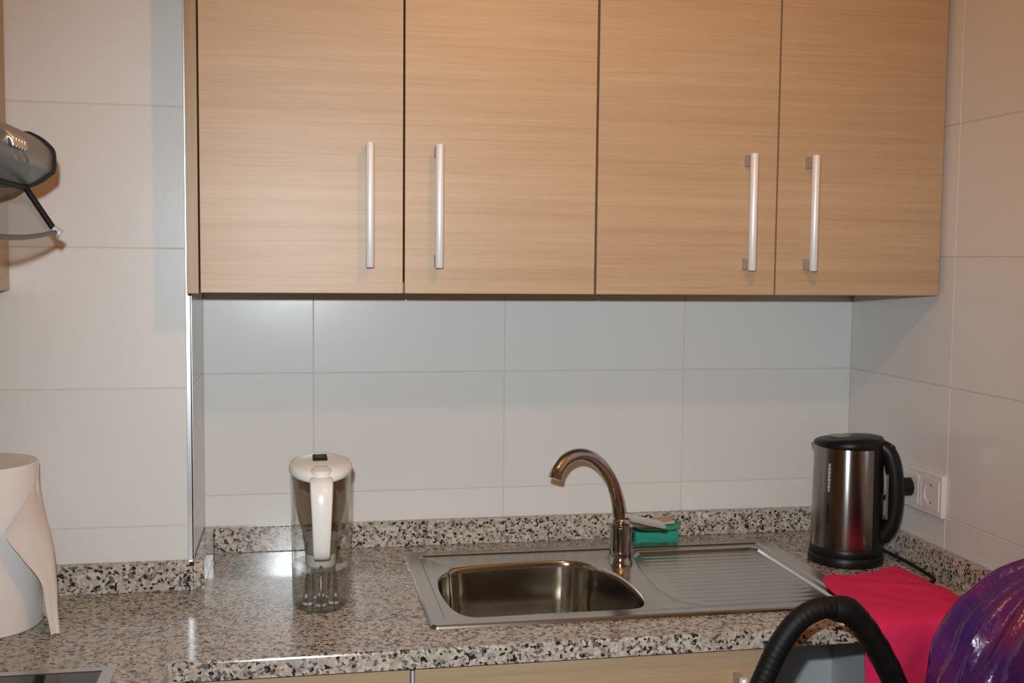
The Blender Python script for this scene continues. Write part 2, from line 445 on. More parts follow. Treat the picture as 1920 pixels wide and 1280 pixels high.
bm = B(); tube(bm, [b for a, b in ra], 0.0032, 8); obj('visor_edge', bm, mat('visor_edge_grey', (0.05, 0.052, 0.05), 0.4), v_, smooth=40)
bm = B(); tube(bm, [a for a, b in ra], 0.0048, 8); obj('hinge_bar', bm, M_hoodblk, v_, smooth=40)
bm = B(); tube(bm, [ra[0][1]+Vector((-0.004, 0.001, 0.004)), ra[0][1]+Vector((0.006, 0.002, -0.003))], 0.0062, 12)
obj('corner_clip', bm, mat('clip_grey', (0.42, 0.42, 0.44), 0.35), v_, smooth=40)
# dark arched recess band on the lower front
bm = B(); ar = []
for k in range(15):
    t = k/14; y = YH0-0.03+(YH1-YH0+0.06)*t; h = 0.070*math.sin(math.pi*t)
    ar.append((y, h))
xa_ = pr[-1][0]+0.003
pf = [(p[0], p[1]) for p in prof][::-1]
def on_front(h):
    s = 0.0
    for p, q in zip(pf[:-1], pf[1:]):
        d = math.dist(p, q)
        if s+d >= h:
            t = (h-s)/d; return (p[0]+(q[0]-p[0])*t, p[1]+(q[1]-p[1])*t)
        s += d
    return pf[-1]
vs = []
for y, h in ar:
    vs.append([bm.verts.new((on_front(h*s/5)[0]+0.0015, y, on_front(h*s/5)[1]-0.001)) for s in range(6)])
for a, b in zip(vs[:-1], vs[1:]):
    for s in range(5): bm.faces.new((a[s], a[s+1], b[s+1], b[s]))
obj('recess', bm, mat('hood_recess', (0.10, 0.10, 0.10), 0.4, 0.3), e, smooth=60)
M_btn = mat('button_metal', (0.75, 0.73, 0.70), 0.18, 0.9)
for k in range(5):
    y = -0.885-0.014*k; z = bp(10, 268, 'y', -0.93).z; x = pr[3][0]
    bm = B(); tube(bm, [(x-0.004, y, z+0.012), (x+0.004, y, z+0.004), (x+0.0055, y, z-0.004)], [0.004, 0.0045, 0.003], 10)
    obj('push_button', bm, M_btn, e, smooth=40)

# ------------------------------------------------------------------ base cabinets
ZBC = ZT-0.0305; YBF = YF+0.022
def base_cab(x0, x1, label, doors=(), open_front=False, filler=None):
    e = empty('base_cabinet', ((x0+x1)/2, (YBF)/2, 0)); tag(e, label, 'cabinet', 'base cabinets under the worktop')
    yb = YBF+0.0205; yk = -0.06; bm = B()
    box(bm, x0+0.0005, x0+0.018, yb, yk, 0.1, ZBC); box(bm, x1-0.018, x1-0.0005, yb, yk, 0.1, ZBC)
    box(bm, x0+0.018, x1-0.018, yb, yk, 0.1, 0.118); box(bm, x0+0.018, x1-0.018, yk-0.008, yk, 0.118, ZBC)
    obj('body', bm, M_mel, e)
    obj('plinth', box(B(), x0+0.001, x1-0.001, yb+0.04, yb+0.056, 0, 0.1), M_woodx, e)
    for a, b, hx in doors:
        d = obj('door', box(B(), a, b, YBF, YBF+0.019, 0.11, ZBC-0.004, 0.0008, 1), M_woodx, e)
        if hx: bar_handle(d, hx, YBF, 0.612, 0.826)
    if filler: obj('filler_panel', box(B(), filler[0], filler[1], YBF, YBF+0.018, 0.1, ZBC-0.002), M_woodx, e)
    return e
base_cab(-0.035, 0.308, 'oak-fronted base cabinet in the inner corner of the worktop', [(-0.0335, 0.305, None)], filler=(-0.0775, -0.0375))
base_cab(0.309, 0.90, 'oak-fronted base cabinet under the sink with a bar handle', [(0.3125, 0.898, 0.846)])
base_cab(0.901, 1.322, 'open white base cabinet without a door behind the vacuum hose')
def left_base(y0, y1, label):
    e = empty('base_cabinet', ((XW-0.076)/2, (y0+y1)/2, 0)); tag(e, label, 'cabinet', 'base cabinets under the hob')
    obj('body', box(B(), XW+0.002, -0.098, y0+0.001, y1-0.001, 0.1, ZBC), M_mel, e)
    obj('plinth', box(B(), XW+0.002, -0.14, y0+0.001, y1-0.001, 0, 0.1), M_woody, e)
    d = obj('door', box(B(), -0.097, -0.078, y0+0.002, y1-0.002, 0.11, ZBC-0.004, 0.0008, 1), M_woody, e)
    bar_handle(d, y0+0.05, -0.078, 0.612, 0.826, 'x')
left_base(-1.30, -0.66, 'oak-fronted base cabinet under the hob')
left_base(-1.94, -1.30, 'oak-fronted base cabinet at the free end of the worktop')

# ------------------------------------------------------------------ hob
e = empty('ceramic_hob', (-0.38, -0.93, ZT)); tag(e, 'black glass hob with a steel frame set in the granite', 'hob')
hx0, hx1, hy0, hy1 = -0.640, -0.127, -1.235, -0.657
bm = B()
outer = rrect(hx0, hx1, hy0, hy1, 0.006, 3); inner = rrect(hx0+0.017, hx1-0.017, hy0+0.017, hy1-0.017, 0.003, 3)
loft(bm, [[(x, y, ZT+0.0003) for x, y in outer], [(x, y, ZT+0.005) for x, y in outer],
          [(x, y, ZT+0.006) for x, y in inner], [(x, y, ZT+0.003) for x, y in inner]], True, False)
obj('frame', bm, mat('hob_frame_steel', (0.55, 0.54, 0.52), 0.3, 0.9), e, smooth=30)
bm = B(); loft(bm, [[(x, y, ZT+0.0005) for x, y in inner], [(x, y, ZT+0.0050) for x, y in inner]])
gl = obj('glass_top', bm, mat('hob_glass', (0.012, 0.012, 0.014), 0.06), e)
M_ring = mat('hob_ring_print', (0.13, 0.13, 0.13), 0.2)
for cx_, cy_, r_ in ((-0.27, -0.80, 0.09), (-0.27, -1.08, 0.07), (-0.50, -0.80, 0.07), (-0.50, -1.08, 0.09)):
    bm = B(); lathe(bm, [(r_-0.0012, 0.0), (r_, 0.0), (r_, 0.0003), (r_-0.0012, 0.0003)], (cx_, cy_, ZT+0.0049), 40, cap0=False, cap1=False)
    obj('cooking_zone_ring', bm, M_ring, gl)

# ------------------------------------------------------------------ sink
e = empty('inset_sink', ((SX0+SX1)/2, (SY0+SY1)/2, ZT)); tag(e, 'stainless steel inset sink with one bowl and a ribbed drainer', 'sink')
def inset(d, r): return rrect(SX0+d, SX1-d, SY0+d, SY1-d, r, 6)
ZD = ZT+0.0010
bm = B()
prof_r = [(0.0, ZT+0.0003, 0.014), (0.0008, ZT+0.0042, 0.014), (0.004, ZT+0.0062, 0.013), (0.0075, ZT+0.0056, 0.012),
          (0.0255, ZT+0.0052, 0.012), (0.028, ZT+0.0048, 0.012), (0.031, ZT+0.0018, 0.012), (0.036, ZD, 0.012)]
loft(bm, [[(x, y, z) for x, y in inset(d, r)] for d, z, r in prof_r], False, False)
bowl_px = [(836, 1069), (870, 1062), (960, 1055), (1040, 1051), (1080, 1052), (1115, 1059), (1150, 1072), (1180, 1092), (1202, 1114),
           (1209, 1128), (1200, 1139), (1160, 1143), (1040, 1149), (920, 1156), (880, 1156), (852, 1145), (834, 1126), (822, 1104), (821, 1084)]
bl = [bp(x, y, 'z', ZD) for x, y in bowl_px]
bl = [p for p in cr(bl, 5, True)]
# keep the bowl inside the pressed deck
lim = (SX0+0.040, SX1, SY0+0.040, SY1-0.04)
bl = [Vector((max(lim[0], p.x), min(lim[3], max(lim[2], p.y)), ZD)) for p in bl]
dr_px = [(1202, 1053), (1300, 1042), (1395, 1035), (1422, 1034), (1440, 1042), (1490, 1068)]
drn = [Vector((0.826, -0.135, ZD)), Vector((1.075, -0.135, ZD)), Vector((1.088, -0.148, ZD)), Vector((1.088, -0.500, ZD)),
       Vector((1.075, -0.513, ZD)), Vector((0.850, -0.513, ZD)), Vector((0.800, -0.475, ZD)), Vector((0.782, -0.400, ZD)), Vector((0.790, -0.26, ZD)), Vector((0.806, -0.16, ZD))]
ring_in = [Vector((x, y, ZD)) for x, y in inset(0.036, 0.012)]
def loop_edges(bm, pts):
    vs = [bm.verts.new(p) for p in pts]
    return [bm.edges.new((vs[i], vs[(i+1) % len(vs)])) for i in range(len(vs))]
ee = loop_edges(bm, ring_in) + loop_edges(bm, bl) + loop_edges(bm, drn)
bmesh.ops.triangle_fill(bm, use_beauty=True, edges=ee)
# drainer pan, pressed down
dc = Vector((0.94, -0.325, 0))
def shr(p, k, z): q = dc + (Vector((p.x, p.y, 0))-dc)*k; return Vector((q.x, q.y, z))
loft(bm, [drn, [shr(p, 0.985, ZD-0.001) for p in drn], [shr(p, 0.965, ZD-0.0050) for p in drn]], False, True)
bmesh.ops.remove_doubles(bm, verts=bm.verts, dist=0.0001)
obj('deck', bm, M_steel, e, smooth=22)
bc = sum(bl, Vector())/len(bl)
def bs(p, k, z): q = bc+(p-bc)*k; return Vector((q.x, q.y, z))
rb = [bl, [bs(p, 0.994, ZD-0.0008) for p in bl], [bs(p, 0.984, ZD-0.004) for p in bl], [bs(p, 0.978, ZD-0.012) for p in bl],
      [bs(p, 0.955, ZD-0.08) for p in bl], [bs(p, 0.93, ZD-0.125) for p in bl], [bs(p, 0.88, ZD-0.146) for p in bl], [bs(p, 0.78, ZD-0.152) for p in bl],
      [bs(p, 0.3, ZD-0.155) for p in bl]]
bm = B(); loft(bm, rb, False, True); bw = obj('bowl', bm, M_bowl, e, smooth=50)
bm = B(); lathe(bm, [(0.055, 0), (0.055, 0.002), (0.040, 0.003), (0.036, -0.001), (0.001, -0.0005)], (bc.x, bc.y, ZD-0.1548), 28, cap0=False, cap1=False)
obj('drain', bm, M_chrome, bw, smooth=40)
for k in range(15):
    y = -0.165-0.0232*k; x0 = 0.822 if y > -0.44 else 0.822+(-0.44-y)*0.6
    bm = B(); sec = [(-0.0065, 0), (-0.003, 0.0008), (0.003, 0.0008), (0.0065, 0)]
    loft(bm, [[(xx, y+a*sc_, ZD-0.0051+b*sc_) for a, b in sec] for xx, sc_ in ((x0, 0.3), (x0+0.012, 1), (1.062, 1), (1.072, 0.3))], True, True)
    obj('drainer_rib', bm, M_steel, e, smooth=50)

# ------------------------------------------------------------------ tap
fx, fy = bp(1163, 1056, 'z', ZD).x, bp(1163, 1056, 'z', ZD).y
e = empty('mixer_tap', (fx, fy, ZD)); tag(e, 'chrome swan-neck mixer tap on the sink with a side lever', 'tap')
bm = B(); lathe(bm, [(0.0255, 0.0002), (0.0255, 0.004), (0.0225, 0.008), (0.0215, 0.03), (0.0220, 0.066), (0.0225, 0.074)], (fx, fy, ZD), 32)
body = obj('body', bm, M_chrome, e, smooth=40)
nrm = Vector((0.5, -0.86, 0)).normalized()
zs0 = ZD+0.074
cpx = [(1162, 985), (1160, 960), (1156, 932), (1146, 900), (1128, 872), (1105, 855), (1082, 852), (1060, 862), (1046, 880), (1041, 893)]
cpl = [bpn(x, y, (fx, fy, 1), nrm) for x, y in cpx]
cpl[0].z = zs0-0.004
pl = cr(cpl, 6)
rr = [0.0128-0.0008*i/len(pl) for i in range(len(pl))]
obj('spout', tube(B(), pl, rr, 20), M_chrome, e, smooth=40)
tdir = (pl[-1]-pl[-4]).normalized()
obj('aerator', tube(B(), [pl[-1]-tdir*0.006, pl[-1]+tdir*0.004, pl[-1]+tdir*0.005], [0.0132, 0.0132, 0.009], 20), M_chrome, e, smooth=40)
bm = B(); lathe(bm, [(0.0228, 0.0745), (0.0240, 0.079), (0.0235, 0.087), (0.0195, 0.094), (0.0135, 0.097)], (fx, fy, ZD), 32)
lv = obj('lever_cap', bm, M_chrome, e, smooth=40)
bm = B(); lsec = []
l0 = Vector((fx+0.012, fy, ZD+0.087)); l1 = bp(1246, 985, 'y', fy-0.012)
for t in (0, 0.25, 0.5, 0.75, 0.93, 1.0):
    p = l0.lerp(l1, t); wd = (0.020, 0.022, 0.022, 0.021, 0.019, 0.013)[int(round(t*5)) if t < 0.9 else (4 if t < 0.97 else 5)]
    th = 0.008*(1-t)+0.0035
    lsec.append([p+Vector((0, a*wd, b*th+a*wd*0.22)) for a, b in ((-1, -0.3), (-0.8, -0.5), (0.8, -0.5), (1, -0.3), (1, 0.3), (0.8, 0.5), (-0.8, 0.5), (-1, 0.3))])
loft(bm, lsec); obj('lever', bm, M_chrome, e, smooth=50)
bm = B(); pm = Vector((fx+0.0195, fy-0.0115, ZD+0.068)); nn = (pm-Vector((fx, fy, pm.z))).normalized()
tube(bm, [pm, pm+nn*0.0012], 0.0032, 12); mk = obj('hot_mark', bm, mat('red_mark', (0.45, 0.01, 0.02), 0.3), e)

# ------------------------------------------------------------------ sponge
sp0 = bp(1228, 1019, 'z', ZT)
e = empty('dish_sponge', (0.892, -0.052, ZT)); tag(e, 'green dish sponge with a beige scouring top behind the tap', 'sponge')
def wavy_slab(x0, x1, y0, y1, z0, z1, amp, bend=0.0):
    bm = B(); box(bm, x0, x1, y0, y1, z0, z1)
    bmesh.ops.subdivide_edges(bm, edges=bm.edges[:], cuts=5, use_grid_fill=True)
    for v in bm.verts:
        v.co += noise.noise_vector(v.co*45)*amp
        v.co.z += bend*((v.co.x-(x0+x1)/2)/((x1-x0)/2))**2
        if v.co.z < ZT+0.0004: v.co.z = ZT+0.0004
    return bm
obj('sponge_block', wavy_slab(0.843, 0.938, -0.072, -0.0225, ZT+0.0005, ZT+0.024, 0.0035), mat('sponge_green', (0.02, 0.28, 0.20), 0.85), e, smooth=60)
obj('folded_edge', wavy_slab(0.846, 0.941, -0.071, -0.0225, ZT+0.025, ZT+0.036, 0.0025, 0.006), mat('sponge_green_top', (0.03, 0.23, 0.13), 0.85), e, smooth=60)
obj('scouring_top', wavy_slab(0.85, 0.930, -0.066, -0.0225, ZT+0.037, ZT+0.043, 0.002, 0.004), mat('sponge_beige', (0.52, 0.38, 0.24), 0.9), e, smooth=60)

# ------------------------------------------------------------------ water filter jug
jx, jy = 0.1725, -0.386
e = empty('water_filter_jug', (jx, jy, ZT)); tag(e, 'clear water filter jug with white lid and handle, part filled', 'jug')
A_, B_ = 0.0500, 0.0680
def oval(kx, ky, z, seg=44, dy=0.0): return [(jx+A_*kx*math.cos(2*math.pi*i/seg), jy+dy+B_*ky*math.sin(2*math.pi*i/seg), z) for i in range(seg)]
M_clear = clear('clear_plastic', (0.93, 0.935, 0.93), ior=1.40)
M_inner = clear('smoky_funnel_plastic', (0.70, 0.675, 0.64), rough=0.1, ior=1.35)
bm = B()
rg = [oval(0.86, 0.86, ZT+0.0008), oval(0.93, 0.93, ZT+0.003), oval(0.965, 0.965, ZT+0.010), oval(0.985, 0.985, ZT+0.06), oval(1.0, 1.0, ZT+0.13), oval(1.045, 1.03, ZT+0.238)]
loft(bm, rg, True, False); jb = obj('jug_body', bm, M_clear, e, smooth=50); jb['label'] = 'clear plastic jug wall'
bm = B(); zf0 = ZT+0.128
loft(bm, [oval(0.55, 0.5, zf0-0.035), oval(0.62, 0.6, zf0), oval(0.80, 0.80, zf0+0.03), oval(0.93, 0.93, zf0+0.06), oval(0.97, 0.97, ZT+0.235)], True, False)
obj('filter_funnel', bm, M_inner, e, smooth=50)
bm = B(); lathe(bm, [(0.024, 0), (0.026, 0.004), (0.026, 0.045), (0.030, 0.047), (0.030, 0.055), (0.02, 0.058)], (jx, jy, zf0-0.06), 28)
obj('filter_cartridge', bm, mat('cartridge_grey', (0.52, 0.50, 0.47), 0.3), e, smooth=40)
M_water = clear('water', (0.90, 0.91, 0.90), ior=1.33, rough=0.0)
bm = B(); loft(bm, [oval(0.91, 0.91, ZT+0.005), oval(0.955, 0.955, ZT+0.012), oval(0.972, 0.972, ZT+0.072)], True, True)
wa = obj('water', bm, M_water, e, smooth=40)
# moulded finger grooves rising from the base, seen through the wall
M_glassy = mat('moulded_clear_plastic', (0.95, 0.96, 0.96), 0.03, Transmission_Weight=1.0, IOR=1.40)
for k, (dx, dy, hh) in enumerate(((0.0, -0.030, 0.075), (-0.022, -0.018, 0.060), (0.022, -0.018, 0.066), (-0.012, 0.02, 0.06), (0.014, 0.022, 0.06))):
    bm = B(); lathe(bm, [(0.0105, 0.006), (0.0095, 0.02), (0.0065, hh*0.75), (0.004, hh*0.95), (0.0012, hh)], (jx+dx, jy+dy, ZT), 14, 0.9, 1.0)
    obj('moulded_rib', bm, M_glassy, jb, smooth=50)
# lid: domed white cap, dipping to the handle
bm = B(); zl = ZT+0.235
rgs = [oval(1.06, 1.05, zl), oval(1.085, 1.08, zl+0.003), oval(1.085, 1.08, zl+0.009), oval(1.03, 1.02, zl+0.015), oval(0.8, 0.8, zl+0.0195), oval(0.45, 0.45, zl+0.0225), oval(0.1, 0.1, zl+0.0235)]
loft(bm, rgs, True, True)
for v in bm.verts:
    t = (v.co.y-jy)/B_
    v.co.z += 0.003*t - 0.005*max(0, -t)**2
ldo = obj('lid', bm, M_white, e, smooth=50)
bm = B(); box(bm, jx-0.0135, jx+0.0115, jy-0.024, jy+0.020, zl+0.0185, zl+0.0252, 0.002, 2)
in_ = obj('indicator_window', bm, mat('indicator_dark', (0.012, 0.014, 0.015), 0.6, Specular_IOR_Level=0.1), ldo)
bm = B(); box(bm, jx-0.008, jx+0.0055, jy-0.016, jy+0.010, zl+0.0250, zl+0.0256); obj('indicator_display', bm, mat('indicator_grey', (0.09, 0.10, 0.098), 0.6, Specular_IOR_Level=0.1), ldo)
bm = B(); loft(bm, [[(jx+0.018*math.cos(a), jy-0.056+0.020*math.sin(a), z) for a in [2*math.pi*i/24 for i in range(24)]] for z in (zl+0.001, zl+0.011)] +
              [[(jx+0.011*math.cos(a), jy-0.052+0.013*math.sin(a), zl+0.0165) for a in [2*math.pi*i/24 for i in range(24)]]])
obj('thumb_rest', bm, M_white, ldo, smooth=50)
# handle: flat white strap facing the camera side of the jug
hp = [(zl-0.002, -0.064, 0.0190), (zl-0.006, -0.082, 0.0190), (zl-0.022, -0.096, 0.0182), (zl-0.055, -0.1015, 0.0165), (zl-0.09, -0.100, 0.0150), (zl-0.118, -0.093, 0.0140), (zl-0.130, -0.082, 0.0135), (zl-0.132, -0.064, 0.013)]
hc = cr([Vector((0, dy, z)) for z, dy, w_ in hp], 5); hw = [Vector((w_, 0, 0)) for z, dy, w_ in hp]; hwc = cr(hw, 5)
rings = []
for i, p in enumerate(hc):
    tg = (hc[min(i+1, len(hc)-1)]-hc[max(i-1, 0)]).normalized(); nn = Vector((0, tg.z, -tg.y)); wd = hwc[i].x; th = 0.0065
    rings.append([Vector((jx, jy, 0))+p+Vector((a*wd, 0, 0))+nn*(b*th) for a, b in ((-1, -0.4), (-0.85, -0.9), (0, -1.15), (0.85, -0.9), (1, -0.4), (1, 0.4), (0.85, 0.8), (0, 0.9), (-0.85, 0.8), (-1, 0.4))])
obj('handle', loft(B(), rings), M_white, e, smooth=55)

# ------------------------------------------------------------------ paper roll
rx, ry, rr_ = -0.372, -0.417, 0.0905; zh_ = 0.268
M_paper = mat('tissue_paper', (0.80, 0.76, 0.73), 0.95); t = NT(M_paper)
co = t.coord(); nz = t.n('ShaderNodeTexNoise', Scale=420.0, Detail=2.0); t.l(co, nz.inputs['Vector']); t.bump(nz.outputs['Fac'], 0.4, 0.0008)
e = empty('paper_towel_roll', (rx, ry, ZT)); tag(e, 'large white paper towel roll with a loose hanging sheet', 'paper roll')
bm = B(); lathe(bm, [(0.0225, 0.0008), (rr_-0.002, 0.0008), (rr_, 0.003), (rr_, zh_-0.003), (rr_-0.002, zh_), (0.0225, zh_-0.001)], (rx, ry, ZT), 56, cap0=False, cap1=False)
bm.verts.ensure_lookup_table()
obj('roll', bm, M_paper, e, smooth=40)
bm = B(); lathe(bm, [(0.0224, 0.0008), (0.0224, zh_-0.001), (0.0208, zh_-0.001), (0.0208, 0.0008)], (rx, ry, ZT), 32, cap0=False, cap1=False)
obj('cardboard_core', bm, mat('cardboard', (0.33, 0.22, 0.13), 0.9), e, smooth=40)
# loose sheet: leaves the roll at its side and droops to the worktop
def rp(ang, z, k=1.012): return Vector((rx+rr_*k*math.cos(math.radians(ang)), ry+rr_*k*math.sin(math.radians(ang)), z))
def sp_(px, py, Y): return bp(px, py, 'y', Y)
def zc_(p): p = Vector(p); p.z = max(p.z, ZT+0.0025); return p
rows_ = [[rp(-1, ZT+zh_-0.003), sp_(67, 912, -0.436), sp_(66, 914, -0.440), sp_(65, 916, -0.444)],
         [rp(4, ZT+zh_-0.045), sp_(81, 958, -0.448), sp_(62, 958, -0.478), sp_(38, 956, -0.500)],
         [rp(6, ZT+zh_-0.085), sp_(94, 1002, -0.455), sp_(60, 1005, -0.492), sp_(11, 1001, -0.514)],
         [rp(8, ZT+zh_-0.125), sp_(102, 1045, -0.460), sp_(74, 1048, -0.490), sp_(40, 1046, -0.510)],
         [rp(8, ZT+zh_-0.165), sp_(106, 1090, -0.464), sp_(92, 1092, -0.486), sp_(76, 1090, -0.497)],
         [rp(6, ZT+zh_-0.215), sp_(108, 1142, -0.468), sp_(98, 1144, -0.483), sp_(86, 1142, -0.490)],
         [zc_(rp(6, ZT+0.012)), zc_(sp_(111, 1192, -0.474)), zc_(sp_(104, 1196, -0.484)), zc_(sp_(95, 1198, -0.490))]]
M_paper_shaded = mat('tissue_paper_shaded', (0.74, 0.66, 0.60), 0.95)  # same tissue as the roll; the sheet's warm shading is put into this colour
obj('loose_sheet', sheet(B(), rows_, 6, 6, 0.0008, 0.0008, 30), M_paper_shaded, e, smooth=60)

# ------------------------------------------------------------------ kettle
kx, ky = 1.226, -0.262
kd = Vector((0.80, -0.60, 0)).normalized(); kn = Vector((-kd.y, kd.x, 0))
e = empty('electric_kettle', (kx, ky, ZT)); tag(e, 'brushed steel electric kettle with black lid, handle and base', 'kettle')
KC = Vector((kx, ky, ZT))
def kring(r, z, a0=0, a1=360, n=48, off=0.0, tilt=0.0):
    out = []
    for i in range(n+ (0 if a1-a0 >= 360 else 1)):
        a = math.radians(a0+(a1-a0)*i/n)
        d = kd*math.cos(a)+kn*math.sin(a)
        out.append(KC+d*r+Vector((0, 0, z+tilt*math.cos(a)))+kd*off)
    return out
bm = B(); loft(bm, [kring(0.073, 0.0006), kring(0.0745, 0.003), kring(0.0740, 0.015), kring(0.0715, 0.019)]); obj('power_base', bm, M_black, e, smooth=40)
bm = B(); loft(bm, [kring(0.0705, 0.0195), kring(0.0718, 0.023), kring(0.0712, 0.034), kring(0.0695, 0.036)]); obj('lower_band', bm, M_black, e, smooth=40)
M_ksteel = steel('kettle_steel', (0.27, 0.245, 0.225), 0.20, (500, 500, 5), 0.75)
tgn = NT(M_ksteel); tn = tgn.n('ShaderNodeTangent', direction_type='RADIAL', axis='Z'); tgn.l(tn.outputs[0], tgn.b.inputs['Tangent'])
tgn.b.inputs['Anisotropic Rotation'].default_value = 0.25
bm = B(); loft(bm, [kring(0.0700, 0.0355), kring(0.0702, 0.0375), kring(0.0672, 0.234), kring(0.0665, 0.236)]); kb = obj('steel_body', bm, M_ksteel, e, smooth=40)
# black back spine carrying the handle
bm = B(); loft(bm, [kring(0.0712, 0.036, -34, 34, 14), kring(0.0684, 0.238, -34, 34, 14)], False, False, closed=False)
fs = bm.faces[:]; bmesh.ops.recalc_face_normals(bm, faces=fs); bmesh.ops.solidify(bm, geom=fs, thickness=0.004)
obj('spine', bm, M_black, e, smooth=40)
bm = B(); loft(bm, [kring(0.0680, 0.2355, tilt=-0.001), kring(0.0692, 0.238, tilt=-0.001), kring(0.0692, 0.245, tilt=0.004), kring(0.065, 0.2505, tilt=0.005), kring(0.05, 0.2535, tilt=0.005), kring(0.012, 0.2555, tilt=0.001)])
kl = obj('lid', bm, M_black, e, smooth=45)
bm = B(); c0 = KC+Vector((0, 0, 0.2535))-kd*0.012
loft(bm, [[c0+kd*(0.026*math.cos(a)*s)+kn*(0.017*math.sin(a)*s)+Vector((0, 0, z)) for a in [2*math.pi*i/24 for i in range(24)]] for s, z in ((1, -0.001), (1, 0.0015), (0.9, 0.0022))])
obj('lid_inlay', bm, mat('lid_grey', (0.30, 0.29, 0.28), 0.3), kl, smooth=45)
# spout lip
bm = B(); s0 = KC-kd*0.062
loft(bm, [[s0-kd*dd+kn*ww, s0-kd*(dd+ex)+Vector((0, 0, 0)), s0-kd*dd-kn*ww, s0+kd*0.012] for dd, ww, ex in ()] or
     [[s0+Vector((0, 0, z))+kn*w1, s0+Vector((0, 0, z))-kd*ex, s0+Vector((0, 0, z))-kn*w1, s0+Vector((0, 0, z))+kd*0.01] for z, w1, ex in ((0.200, 0.004, 0.003), (0.212, 0.012, 0.006), (0.226, 0.018, 0.011), (0.2355, 0.02, 0.014))])
obj('spout', bm, M_ksteel, e, smooth=30)
# D-shaped handle
hpth = [(0.046, 0.240, 0.010), (0.068, 0.236, 0.0150), (0.082, 0.217, 0.0165), (0.0905, 0.18, 0.0165), (0.0935, 0.14, 0.0160), (0.0900, 0.10, 0.0160), (0.081, 0.072, 0.0165), (0.068, 0.056, 0.0165), (0.055, 0.050, 0.012)]
hh = cr([Vector(p) for p in hpth], 5); rings = []
for i, p in enumerate(hh):
    q0, q1 = hh[max(i-1, 0)], hh[min(i+1, len(hh)-1)]; tg = Vector((q1.x-q0.x, q1.y-q0.y)).normalized(); nr = Vector((-tg.y, tg.x))
    c = KC+kd*p.x+Vector((0, 0, p.y))
    rings.append([c+(kd*nr.x+Vector((0, 0, nr.y)))*(p.z*math.cos(a))+kn*(0.0145*math.sin(a)) for a in [2*math.pi*k/16 for k in range(16)]])
kh = obj('handle', loft(B(), rings), M_black, e, smooth=50)
bm = B(); q = KC+kd*0.080+Vector((0, 0, 0.240)); tube(bm, [q-Vector((0, 0, 0.004)), q+kd*0.004+Vector((0, 0, 0.003))], [0.009, 0.007], 14); obj('switch', bm, M_black, kh, smooth=40)
bm = B(); box(bm, -0.0025, 0.0025, -0.0008, 0.0008, -0.045, 0.045)
ang = math.atan2(kd.y, kd.x)
bmesh.ops.rotate(bm, verts=bm.verts, cent=(0, 0, 0), matrix=Matrix.Rotation(ang, 3, 'Z')); bmesh.ops.translate(bm, verts=bm.verts, vec=KC+kd*0.0785-kn*0.0120+Vector((0, 0, 0.140)))
obj('handle_grip_inlay', bm, mat('grip_grey', (0.10, 0.095, 0.09), 0.4), kh)
# water gauge window and light vertical maker's lettering (too blurred to read) on the steel
def on_body(ang_deg, z, lift=0.0004):
    a = math.radians(ang_deg); r_ = 0.0702-(0.0702-0.0672)*(z-0.0375)/(0.234-0.0375)
    d = kd*math.cos(a)+kn*math.sin(a); return KC+d*(r_+lift)+Vector((0, 0, z)), d
def patch(bm, a0, a1, z0, z1, lift=0.0005):
    q = [on_body(a, z, lift)[0] for a, z in ((a0, z0), (a1, z0), (a1, z1), (a0, z1))]
    q2 = [on_body(a, z, -0.001)[0] for a, z in ((a0, z0), (a1, z0), (a1, z1), (a0, z1))]
    prism_v = [bm.verts.new(p) for p in q]; pv2 = [bm.verts.new(p) for p in q2]
    bm.faces.new(prism_v); bm.faces.new(pv2[::-1])
    for i in range(4): bm.faces.new((prism_v[i], prism_v[(i+1) % 4], pv2[(i+1) % 4], pv2[i]))
GA = -112
bm = B(); patch(bm, GA-1.5, GA+1.5, 0.085, 0.125); obj('water_gauge', bm, mat('gauge_dark', (0.01, 0.012, 0.012), 0.12), kb)
bm = B(); z = 0.150
for k, (hgt, wd) in enumerate(((0.005, 1.6), (0.006, 2.0), (0.0055, 1.8), (0.006, 2.2), (0.0065, 2.0), (0.006, 2.2), (0.0065, 2.0), (0.006, 1.8))):
    patch(bm, GA-wd, GA+wd, z, z+hgt); z += hgt+0.0012
obj('lettering', bm, mat('lettering_white', (0.42, 0.42, 0.44), 0.4), kb)
# cord: from the plug on the wall down behind the kettle, round on the worktop, back under the base
PY, PZ = -0.283, 1.052
cord = [(XR-0.052, PY+0.004, PZ-0.010), (XR-0.060, PY+0.03, 1.01), (XR-0.045, PY+0.08, 0.95), (XR-0.034, -0.17, 0.912)]
c2 = [bp(1662, 1026, 'z', ZT+0.0042), bp(1692, 1031, 'z', ZT+0.0042), bp(1712, 1052, 'z', ZT+0.0042), bp(1736, 1074, 'z', ZT+0.0042), bp(1752, 1086, 'z', ZT+0.0042), bp(1742, 1094, 'z', ZT+0.0042)]
cord += [(min(p.x, XR-0.0265), p.y, p.z) for p in c2]
obj('power_cord', tube(B(), cr(cord, 8), 0.0033, 10), M_rubber, e, smooth=50)
bm = B(); tube(bm, [(XR-0.0125, PY, PZ), (XR-0.030, PY, PZ), (XR-0.044, PY, PZ-0.003), (XR-0.054, PY+0.003, PZ-0.010)], [0.0185, 0.0185, 0.015, 0.006], 20)
obj('plug', bm, M_black, e, smooth=45)

